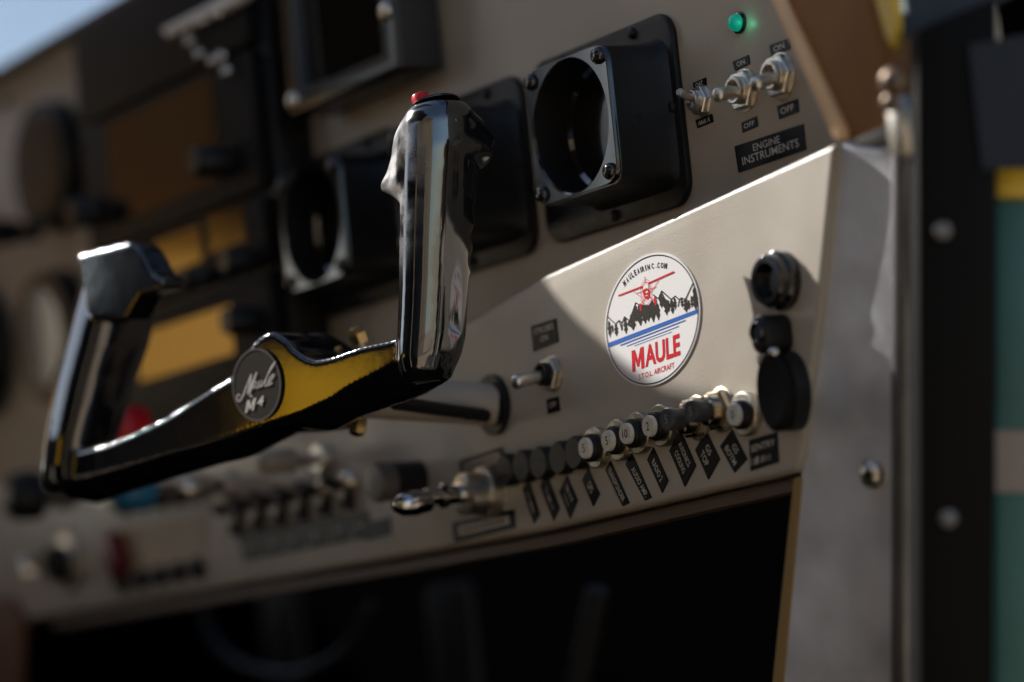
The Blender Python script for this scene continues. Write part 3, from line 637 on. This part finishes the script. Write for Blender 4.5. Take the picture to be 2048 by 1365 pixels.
# ---- placards under the breakers
def z4(*p): return [(1130+x/4.096, 760+y/4.096) for x, y in p]
def z5(*p): return [(880+x/4.551, 850+y/4.551) for x, y in p]
QG = "slanted black placards under the circuit breakers"
placard(z4((940, 405), (1070, 705), (978, 880), (850, 580)), SUBY, [("AVIONICS", .20, .82, .18, .40), ("COOLING", .22, .78, .56, .78)], "AVIONICS COOLING placard, two lines, slanted, in the shade", QG, .01)
placard(z4((1152, 412), (1266, 650), (1170, 820), (1062, 575)), SUBY, [("G5", .32, .62, .18, .42), ("TOP", .28, .72, .55, .82)], "slanted placard ending in TOP", QG, .01)
placard(z4((1365, 405), (1490, 650), (1385, 765), (1265, 545)), SUBY, [("G5", .36, .64, .16, .42), ("BOTM", .2, .84, .56, .82)], "slanted placard with amber sheen between TOP and the upright placard", QG, .01)
placard(z4((720, 550), (842, 825), (792, 930), (668, 655)), SUBY, [("RADIO 2", .22, .80, .28, .68)], "RADIO 2 placard, one slanted line", QG, .01)
placard(z4((540, 590), (706, 968), (652, 992), (490, 690)), SUBY, [("AUDIO AMP.", .24, .95, .28, .72)], "AUDIO AMP. placard wrapping over the bottom lip", QG, .01)
placard(z4((368, 660), (524, 1012), (468, 1036), (326, 740)), SUBY, [("TRANSPONDER", .06, .93, .25, .72)], "long TRANSPONDER placard, one slanted line", QG, .01)
placard(z4((185, 720), (280, 935), (228, 1040), (135, 820)), SUBY, [("GPS", .34, .68, .25, .72)], "short GPS placard left of the TRANSPONDER placard", QG, .01)
placard(z5((1150, 460), (1250, 690), (1180, 860), (1082, 610)), SUBY, [(None, .2, .8, .15, .42), (None, .3, .75, .55, .8)], "blurred two-line slanted placard left of GPS", QG, .01)
placard(z5((965, 440), (1085, 760), (1030, 880), (908, 560)), SUBY, [(None, .25, .85, .3, .7)], "blurred long slanted placard, second from the left end", QG, .01)
placard(z5((805, 500), (905, 820), (850, 905), (745, 580)), SUBY, [(None, .25, .85, .3, .7)], "blurred slanted placard at the left end of the breaker row", QG, .01)
placard([(1497, 881), (1553, 864), (1557, 925), (1500, 943)], SUBY, [("SENTRY", .08, .92, .20, .42), (None, .06, .80, .58, .84)], "upright two-line black placard with a sun glint under the round knob", None, .01)
fr = [(918, 922), (1004, 893), (1008, 930), (921, 962)]
FR2 = [(903, 1046), (1028, 1019), (1030, 1056), (908, 1086)]
for q, lab in ((fr, "framed placard above the steel lock nut"), (FR2, "framed placard below the steel lock nut")):
    p_ = placard(q, SUBY, [], lab, "framed placards by the steel lock nut")
    qq = [at(x, y, SUBY-.0008) for x, y in q]; inn = [quad_at(qq, u, v_) for u, v_ in ((.1, .24), (.92, .24), (.92, .74), (.1, .74))]
    link("inset", sheet([inn]), PANEL, p_, True, smooth=False)
    i3 = [p-Vector((0, .0002, 0)) for p in inn]
    P = []
    for k in range(9):
        a = quad_at(i3, .08+k*.095, .25); b = quad_at(i3, .13+k*.095, .25); c = quad_at(i3, .13+k*.095, .75); d = quad_at(i3, .08+k*.095, .75); P.append([a, b, c, d])
    link("lettering", sheet(P), INK, p_, True, smooth=False)
# ---- lock nut with chrome key lever
r = root("primer_plunger", "chrome rod sticking out of a steel lock nut left of the breakers", "control", at(985, 985, SUBY))
link("lock_nut", lathe([(0, .0125), (.006, .0125), (.0065, .0105), (.017, .0105), (.018, .0085)], seg=36), STEEL, r)
link("rod", lathe([(.017, .0045), (.026, .0045), (.027, .0062), (.029, .0062), (.030, .0042), (.038, .0042)], seg=28), CHROME, r)
link("tip", lathe([(.037, .0052), (.045, .0062), (.052, .0055), (.056, .003)], Vector((0, -1, -.06)), seg=28), CHROME, r, auto=60)
r = root("throttle_control", "stubby black knob with a worn round face above the chrome rod", "knob", at(838, 960, SUBY))
link("shaft", lathe([(0, .010), (.016, .010), (.018, .008)], seg=30), SATIN, r)
link("face", lathe([(.017, .0098), (.024, .0105), (.027, .0095), (.0275, .003)], seg=30), mat("worn_brown_face", (.10, .085, .07), .4), r, auto=60)
# ---- blurred switch row
SG = "blurred row of black switches at lower left"
ords = ["first", "second", "third", "fourth", "fifth", "sixth"]
t0 = None
for i, (x, y) in enumerate(((478, 1032), (522, 1022), (566, 1013), (610, 1003), (655, 992), (700, 980))):
    if t0 is None:
        t0 = root("rocker_switch", "", "switch", (0, 0, 0))
        link("body", prism(rrect(.0095, .022, .002, -.006), Vector((0, .006, 0)), .001, 2), SATIN, t0)
        link("lever", lathe([(.005, .0028), (.014, .0034), (.017, .0025)], Vector((0, -1, .35)), seg=20), SATIN, t0)
        link("bushing", lathe([(.0055, .0048), (.0070, .0045)], seg=24), mat("dull_nickel", (.50, .46, .41), .5, metal=.3), t0)
        s_ = t0
    else: s_ = copy_tree(t0)
    s_.location = at(x, y, SUBY); s_["label"] = ords[i]+" blurred black switch from the left in the lower left row"; s_["group"] = SG
for i in range(2):
    o = link("dome_button", lathe([(0, .0062), (.004, .0062), (.007, .0045), (.008, .0015)], seg=30), STEEL, auto=70); o.location = at((655, 700)[i]+5, (975, 962)[i]-2, SUBY); tag(o, ("left", "right")[i]+" dull steel dome above the end of the blurred switch row", "button", "steel domes over the switch row")
for i in range(6):
    x = 474+i*44; y = 1072-i*8.5
    placard([(x, y), (x+40, y-9), (x+52, y+43), (x+14, y+52)], SUBY, [(None, .3, .7, .45, .58)], ords[i]+" blurred slanted placard under the lower left switch row", "blurred placards under the switch row")
placard([(728, 1048), (778, 1034), (780, 1070), (731, 1082)], SUBY, [], "blank dark block placard at the right end of the lower left row")
# ---- small breaker grid
c0 = None; k_ = 0
for row, (yy, nm) in enumerate(((1010, "upper"), (1166, "lower"))):
    for i in range(5):
        x = 252+i*37; y = yy-i*7.5+(0 if row == 0 else 0)
        if c0 is None:
            c0 = root("small_breaker", "", "circuit breaker", (0, 0, 0)); link("collar", lathe([(0, .0068), (.003, .0068), (.0035, .006)], seg=24), SATIN, c0); link("button", lathe([(.003, .004), (.008, .0038)], seg=20), DARKB, c0); s_ = c0
        else: s_ = copy_tree(c0)
        s_.location = at(x, y, SUBY); s_["label"] = "%s small dark breaker in the %s blurred row beside the red guard" % (ords[i], nm); s_["group"] = "small dark breakers at lower left"
o = link("paper_label", prism([at(x, y, SUBY-.0008) for x, y in ((235, 1062), (412, 1030), (416, 1118), (240, 1150))], Vector((0, .0012, 0))), mat("old_paper", (.46, .36, .24), .6, var=.15), None, at(300, 1080, SUBY), smooth=False); tag(o, "tan paper label between the two rows of small breakers", "label")
o = link("red_guard", prism([at(x, y, SUBY-.012) for x, y in ((190, 1075), (212, 1065), (232, 1130), (222, 1160), (200, 1120))], Vector((0, .012, 0)), .002, 2), DKRED, None, at(210, 1110, SUBY)); tag(o, "dark red switch guard right of the ignition switch", "switch guard")
r = root("ignition_switch", "round ignition switch with silver ring at the lower left corner", "switch", at(140, 1125, SUBY))
link("ring", lathe([(0, .0175), (.004, .0175), (.005, .0160), (.005, .0120)], seg=40), STEEL, r)
link("barrel", lathe([(.004, .0125), (.013, .0120), (.014, .0100), (.010, .0090)], seg=36), SATIN, r)
link("key", box((0, -.022, 0), (.003, .022, .012), .001), CHROME, r)
def pushknob(loc, rad, m, lab, L=.05, nm="push_pull_control"):
    r = root(nm, lab, "knob", loc); Y0 = loc.y
    link("shaft", lathe([(0, .0035), (L, .0035)], seg=18), CHROME, r)
    link("collar", lathe([(0, .009), (.004, .009), (.006, .0075)], seg=24), STEEL, r)
    link("grip", lathe([(L-.002, rad*.6), (L, rad), (L+.012, rad*1.02), (L+.018, rad*.9), (L+.021, rad*.5)], seg=32), m, r, auto=60)
    return r
def kloc(px, py, L): 
    P = at(px, py, SUBY-L-.01); return Vector((P.x, SUBY, P.z))
pushknob(kloc(252, 862, .05), .0135, RED, "bright red push-pull knob seen between the yoke's left grip and bar")
pushknob(kloc(268, 985, .05), .0100, BLUEK, "blue push-pull knob below the yoke's left end")
pushknob(kloc(45, 992, .05), .0150, SATIN, "black push-pull knob at the left edge below the yoke")
pushknob(kloc(120, 985, .02), .0100, STEEL, "steel push knob beside the black one under the yoke", .02)
pushknob(kloc(520, 925, .03), .0065, mat("knob_dull_cream", (.30, .26, .21), .5), "pale small knob just under the yoke's bar", .02)
pushknob(kloc(380, 975, .015), .0065, STEEL, "small steel knob under the middle of the yoke's bar", .012)
# ================================================================== YOKE
def station_z(px, py, off): return yp(px, py, off).z
up_r = [(95, 915), (150, 905), (205, 893), (256, 873), (330, 838), (403, 791), (458, 759), (476, 732), (495, 700), (509, 684), (525, 671), (544, 666), (566, 677), (584, 699), (606, 717), (628, 723), (657, 719), (686, 708), (723, 695), (760, 688), (793, 680), (850, 668), (900, 660)]
lo_r = [(95, 968), (150, 962), (205, 947), (256, 932), (330, 908), (403, 890), (458, 873), (476, 866), (509, 855), (544, 843), (595, 827), (628, 812), (657, 800), (686, 780), (723, 761), (760, 743), (793, 721), (850, 710), (900, 712)]
sil = [(60, 975), (95, 985), (130, 1003), (180, 1010), (300, 970), (430, 930), (474, 922), (514, 899), (565, 873), (609, 863), (640, 869), (664, 857), (701, 838), (734, 827), (785, 811), (833, 791), (884, 769), (910, 736), (960, 720)]
def itp(T, x):
    if x <= T[0][0]: return T[0][1]
    for (a, ya), (b, yb_) in zip(T[:-1], T[1:]):
        if a <= x <= b: return ya+(yb_-ya)*(x-a)/(b-a)
    return T[-1][1]
FRONT = .012
secs = []
xs = [100, 130, 165, 205, 256, 300, 330, 370, 403, 430, 458, 470, 480, 492, 505, 518, 531, 544, 556, 570, 584, 598, 612, 628, 645, 665, 690, 715, 740, 765, 790, 808, 825, 838]
for x in xs:
    At = yp(x, itp(up_r, x), FRONT); Bt = yp(x, itp(lo_r, x), FRONT); u = (At-YG).dot(YU)
    Ct = yp(x+50, itp(sil, x+50), -.006)
    zt, zb, zc = At.z, Bt.z, Ct.z
    zc = min(zc, zb-.0015); bf = 1 if x < 770 else 1-(x-770)/68*.5
    sec = [(FRONT, zt), (FRONT, zb), (FRONT-.003, zb-.0025), (.003, zc+(zb-zc)*.18), (-.006, zc), (-.014, zc+.002), (-.020, zc+.007), (-.021, (zt+zc)/2), (-.020, zt-.004), (-.016, zt-.0012), (-.004, zt+.0004), (FRONT-.0012, zt+.0006)]
    secs.append([YG+YU*u+YN*(o_*bf if o_ < 0 else o_)+Vector((0, 0, z)) for o_, z in sec])
def loft(secs, close=True):
    n = len(secs[0]); v = [p for s in secs for p in s]; f = []
    for i in range(len(secs)-1):
        for k in range(n): f.append([i*n+k, i*n+(k+1) % n, (i+1)*n+(k+1) % n, (i+1)*n+k])
    f.append(list(range(n))); f.append([(len(secs)-1)*n+k for k in range(n)][::-1])
    return fixn(me_from(v, f))
pieces = [loft(secs)]
def hull(P):
    P = sorted(set(P)); 
    def half(Q):
        H = []
        for p in Q:
            while len(H) > 1 and (H[-1][0]-H[-2][0])*(p[1]-H[-2][1])-(H[-1][1]-H[-2][1])*(p[0]-H[-2][0]) <= 0: H.pop()
            H.append(p)
        return H[:-1]
    return half(P)+half(P[::-1])
def grip(T, waves=None, au=.88, an=1.10, ex=2.2, off=-.001, horn=None, trig=None, piv=(865, 640)):
    secs = []; seg = 72; y = T[0][0]; ys = []; d0 = (yp(*piv, off)-CAM).dot(cf); d1 = -2.3e-5 if piv[0] > 500 else 0
    while y <= T[-1][0]: ys.append(y); y += 6
    for y in ys:
        L = itp([(a, b) for a, b, c in T], y); R_ = itp([(a, c) for a, b, c in T], y)
        c = atz((L+R_)/2, y, d0+(d1*(y-piv[1]))); rr = (R_-L)/2/pxm(c)/.97; wv = waves(y) if waves else 0
        Q = []
        for k in range(seg):
            t = 2*math.pi*k/seg; c_, s__ = math.cos(t), math.sin(t); e = 2/ex
            x_ = math.copysign(abs(c_)**e, c_)*au*rr; n2 = math.copysign(abs(s__)**e, s__)*an*rr
            if n2 < 0: n2 *= 1+wv*abs(s__)**2
            Q.append((x_, n2))
        H = Q
        ext = []
        for tab, o_, hw in ((horn, .007, .003), (trig, -.0195, .002)):
            if tab and tab[0][0] <= y <= tab[-1][0]:
                e_ = rp(itp(tab, y), y, c+YN*(o_+hw*.8), YN)-c
                eu = e_.dot(YU); ext += [(eu, o_-hw), (eu, o_+hw)]
        if ext:
            Hh = hull(Q+ext); out = []
            for k in range(seg):          # radial resampling
                t = 2*math.pi*k/seg; dx, dy = math.cos(t), math.sin(t); best = 0
                for a, b in zip(Hh, Hh[1:]+Hh[:1]):
                    ex_, ey_ = b[0]-a[0], b[1]-a[1]; den = dx*ey_-dy*ex_
                    if abs(den) < 1e-12: continue
                    q1 = (a[0]*ey_-a[1]*ex_)/den; q2 = (a[0]*dy-a[1]*dx)/den
                    if q1 > 0 and -1e-6 <= q2 <= 1+1e-6: best = max(best, q1)
                out.append((dx*best, dy*best))
            H = out
        else:
            out = []
            for k in range(seg):
                t = 2*math.pi*k/seg; dx, dy = math.cos(t), math.sin(t); best = 0
                for a, b in zip(Q, Q[1:]+Q[:1]):
                    ex_, ey_ = b[0]-a[0], b[1]-a[1]; den = dx*ey_-dy*ex_
                    if abs(den) < 1e-12: continue
                    q1 = (a[0]*ey_-a[1]*ex_)/den; q2 = (a[0]*dy-a[1]*dx)/den
                    if q1 > 0 and -1e-6 <= q2 <= 1+1e-6: best = max(best, q1)
                out.append((dx*best, dy*best))
            H = out
        secs.append([c+YU*a+YN*b for a, b in H])
    return loft(secs)
GT = [(207, 830, 924), (222, 816, 940), (245, 809, 950), (300, 807, 953), (350, 805.5, 950), (400, 804.5, 946.5), (440, 803.5, 944), (500, 802.5, 940), (560, 802, 936), (620, 800, 932), (680, 797, 928), (715, 796, 920), (745, 803, 906), (770, 822, 883)]
def ypoly(px, o0, o1): return prism([yp(x, y, o0) for x, y in px], YN*(o1-o0))
TRIG = [(214, 930), (226, 944), (245, 960), (265, 972), (288, 983), (306, 985), (320, 981), (332, 970), (344, 955)]
HORN = [(215, 822), (235, 801), (258, 787), (300, 781), (330, 770), (350, 758), (362, 759), (372, 772), (385, 790), (400, 801), (420, 806)]
pieces.append(grip(GT, lambda y: .10*math.cos((y-400)/50*2*math.pi)*(1 if 350 < y < 570 else 0), horn=HORN, trig=TRIG))
# left grip
LT = [(498, 245, 305), (512, 200, 318), (530, 184, 322), (560, 172, 322), (590, 163, 312), (640, 150, 300), (700, 135, 286), (760, 120, 264), (820, 108, 247), (880, 97, 226), (930, 92, 212), (965, 96, 205), (985, 110, 190)]
pieces.append(grip(LT, None, .92, 1.02, 3.2, -.001, piv=(160, 900)))
pieces.append(ypoly([(205, 512), (310, 487), (330, 505), (352, 548), (376, 563), (372, 578), (330, 592), (302, 640), (230, 640)], -.008, .008))
# hub block behind the bar
hs = []
zc0 = yp(560, 765, 0).z
cu0 = (yp(548, 765, 0)-YG).dot(YU)
for o_, a_, b_, dz in ((.006, .018, .0195, 0), (-.010, .0235, .0245, .0005), (-.030, .0235, .0242, .0004), (-.044, .020, .021, -.002), (-.052, .013, .014, -.006)):
    hs.append([YG+YU*(cu0+a_*math.cos(2*math.pi*k/36))+YN*o_+Vector((0, 0, zc0+dz+b_*math.sin(2*math.pi*k/36))) for k in range(36)])
pieces.append(loft(hs))
me = join(pieces)
tmp = bpy.data.objects.new("tmp", me); COL.objects.link(tmp)
rm = tmp.modifiers.new("r", 'REMESH'); rm.mode = 'VOXEL'; rm.voxel_size = .0009; rm.adaptivity = 0
sm = tmp.modifiers.new("s", 'SMOOTH'); sm.factor = .5; sm.iterations = 7
dg = bpy.context.evaluated_depsgraph_get(); body = bpy.data.meshes.new_from_object(tmp.evaluated_get(dg)); bpy.data.objects.remove(tmp)
body.materials.clear()
YR = root("control_yoke", "glossy black control yoke with two upright grips in front of the panel", "control yoke", YG+YU*cu0+Vector((0, 0, zc0)))
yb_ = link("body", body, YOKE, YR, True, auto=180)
# badge
BC = yp(516, 770, FRONT+.0004); Rb = .0172
def bpt(x, z, l=0): return BC+YU*x*Rb+Vector((0, 0, z*Rb))+YN*l
N = 64
bd = link("badge", prism([bpt(math.cos(2*math.pi*k/N), math.sin(2*math.pi*k/N)) for k in range(N)], YN*.0009), mat("badge_dark", (.022, .016, .010), .8, spec=.15), YR, True, smooth=False)
rg = [[bpt(s*math.cos(2*math.pi*t/N), s*math.sin(2*math.pi*t/N), .0011) for s, t in ((1, k), (1, k+1), (.95, k+1), (.95, k))] for k in range(N)]
def bsheet(polys):
    bm = bmesh.new()
    for P in polys: bm.faces.new([bm.verts.new(p) for p in P])
    bm.normal_update()
    for q in bm.faces:
        if q.normal.dot(YN) < 0: q.normal_flip()
    me = bpy.data.meshes.new("m"); bm.to_mesh(me); bm.free(); return me
link("rim", bsheet(rg), mat("badge_rim", (.06, .05, .042), .5), bd, True, smooth=False)
# badge script drawn from the photo (zoom origin 460,680 scale 7.583)
def bz(x, y): return yp(460+x/7.583, 680+y/7.583, FRONT+.0016)
_bk = 0
def tri3(P): return [[P[i] for i in t] for t in tessellate_polygon([P])]
def bstroke(pts, w0):
    global _bk
    _bk += 1; P = [bz(*p)+YN*(_bk*4e-6) for p in pts]; out = []
    for a, b in zip(P[:-1], P[1:]):
        d = (b-a).normalized(); s = d.cross(YN).normalized()*w0; e = d*w0*.4; out.append([a-s-e, b-s+e, b+s+e, a+s-e])
    return out
def smoothp(pts, n=5):
    out = []
    for i in range(len(pts)-1):
        p0 = pts[max(i-1, 0)]; p1 = pts[i]; p2 = pts[i+1]; p3 = pts[min(i+2, len(pts)-1)]
        for k in range(n):
            t = k/n; out.append(tuple(.5*((2*p1[j])+(-p0[j]+p2[j])*t+(2*p0[j]-5*p1[j]+4*p2[j]-p3[j])*t*t+(-p0[j]+3*p1[j]-3*p2[j]+p3[j])*t**3) for j in (0, 1)))
    out.append(pts[-1]); return out
scr = []
for pts, ww in (([(150, 850), (128, 830), (100, 870), (110, 915), (145, 925), (190, 860), (250, 710), (320, 530)], .00042), ([(320, 530), (300, 680), (268, 820)], .0005), ([(268, 820), (330, 660), (400, 500)], .00042), ([(400, 500), (350, 660), (305, 800), (310, 850), (338, 850)], .0005),
                ([(400, 640), (372, 640), (350, 690), (352, 735), (385, 690), (405, 635), (390, 700), (400, 735), (430, 700), (445, 625), (425, 690), (430, 722), (462, 690), (485, 615), (468, 680), (475, 712)], .00034),
                ([(475, 712), (540, 600), (600, 480), (680, 350), (672, 345), (610, 440), (545, 600), (530, 680), (540, 705)], .00036), ([(540, 705), (600, 640), (665, 545), (650, 530), (600, 590), (575, 650), (585, 690), (640, 650)], .00036)):
    scr += bstroke(smoothp(pts), ww)
link("script_lettering", bsheet(scr), LETTER, bd, True, smooth=False)
link("lettering", join([bsheet(tri3(polyletter(MPOLY, bz(226, 1112), bz(360, 1062), bz(262, 925)))), textmesh("4", bz(402, 1020), bz(500, 985), bz(425, 872), .03)]), LETTER, bd, True, smooth=False)
# grip cap and red button
tA, tB = yp(800, 232, -.002), yp(930, 203, -.002)
capn = Vector((-.30, -.05, 1)).normalized()
gd = (yp(865, 640, -.001)-CAM).dot(cf)+2.3e-5*430
capc = atz(872, 212, gd)
cl = []
for k in range(40):
    t = 2*math.pi*k/40; a = YU*math.cos(t)*.0108+YN*math.sin(t)*.0125; a = a-capn*a.dot(capn); cl.append(capc+a)
link("grip_cap", prism(cl, capn*.0011, .0003, 2), GLOSSB, YR, True)
bc = atz(845, 210, gd-.001)
link("push_button", lathe([(0, .0042), (.0043, .0042), (.0050, .0037), (.0051, .002)], capn, bc-org(YR), seg=28), RED, YR, auto=50)
# column
r = root("control_column", "pale grey steering tube running from the yoke hub into the lower panel", "control column", (-.1415, SUBY, -.0215))
hubP = YG+YU*cu0-YN*.045
tubeL = (Vector((-.1415, SUBY, -.0215))-Vector((hubP.x, hubP.y, zc0-.006)))
end = Vector((hubP.x, hubP.y, zc0-.006)); st = Vector((-.1415, SUBY, -.0215))
link("tube", lathe([(0, .0105), ((end-st).length+.004, .0105)], end-st, Vector((0, 0, 0)), seg=40), mat("column_beige", (.40, .35, .29), .55), r)
link("guide_ring", lathe([(0, .0150), (.002, .0150), (.0026, .0142), (.0026, .0118)], seg=48), SATIN, r)
ra_, rb_ = at(972, 832, -.034), at(790, 806, -.095)
link("guide_rod", tube([ra_, rb_], .0034, 16), SATIN, r, True)
for (x, y, lab) in ((716, 850, "hanging brass bolt below the yoke hub"), (716, 676, "brass bolt end above the yoke hub")):
    P = yp(x, y, -.035); r = root("brass_bolt", lab, "bolt", P)
    link("head", lathe([(-.003, .0045), (.002, .0048), (.0045, .0040), (.0055, .002)], Vector((0, -.3, -1 if y > 800 else 1)), seg=6), BRASS, r, smooth=False)
    link("shank", lathe([(-.012, .0028), (-.002, .0028)], Vector((0, -.3, -1 if y > 800 else 1)), seg=16), STEEL, r)
# ================================================================== UNDER THE PANEL
P = [at(x, y, .12) for x, y in smoothp([(395, 1150), (415, 1260), (480, 1330), (590, 1350), (690, 1300), (740, 1210)])]
o = link("looped_cable", tube(P, .0035), DARKB); tag(o, "dim looped cable hanging in the dark under the panel", "cable")
P = [at(x, y, .16) for x, y in ((1195, 1180), (1180, 1260), (1155, 1380))]
o = link("support_tube", tube(P, .007), DARKB); tag(o, "dim slanting tube in the dark footwell below the breakers", "tube")
o = link("strap", prism([at(x, y, -.03) for x, y in ((-40, 1190), (20, 1196), (44, 1235), (36, 1390), (-40, 1390))], Vector((0, .004, 0)), .001), mat("strap_brown", (.12, .05, .02), .7), None, at(10, 1280, -.03)); tag(o, "brown strap hanging at the bottom left corner", "strap")
for (x, y, z_, lab) in ((900, 1290, .16, "dim rudder pedal low in the dark footwell, nearer the middle"), (560, 1250, .20, "dim rudder pedal in the dark footwell behind the looped cable")):
    c_ = at(x, y, z_); r = root("rudder_pedal", lab, "pedal", c_, "rudder pedals")
    link("tread", prism(rrect(.055, .075, .008, 0), Vector((0, .006, 0)), .001, 2), DARKB, r)
    link("arm", tube([Vector((0, .006, -.03)), Vector((.01, .03, -.12))], .005), DARKB, r)
# wider cabin surroundings right of the frame stay open to the sky
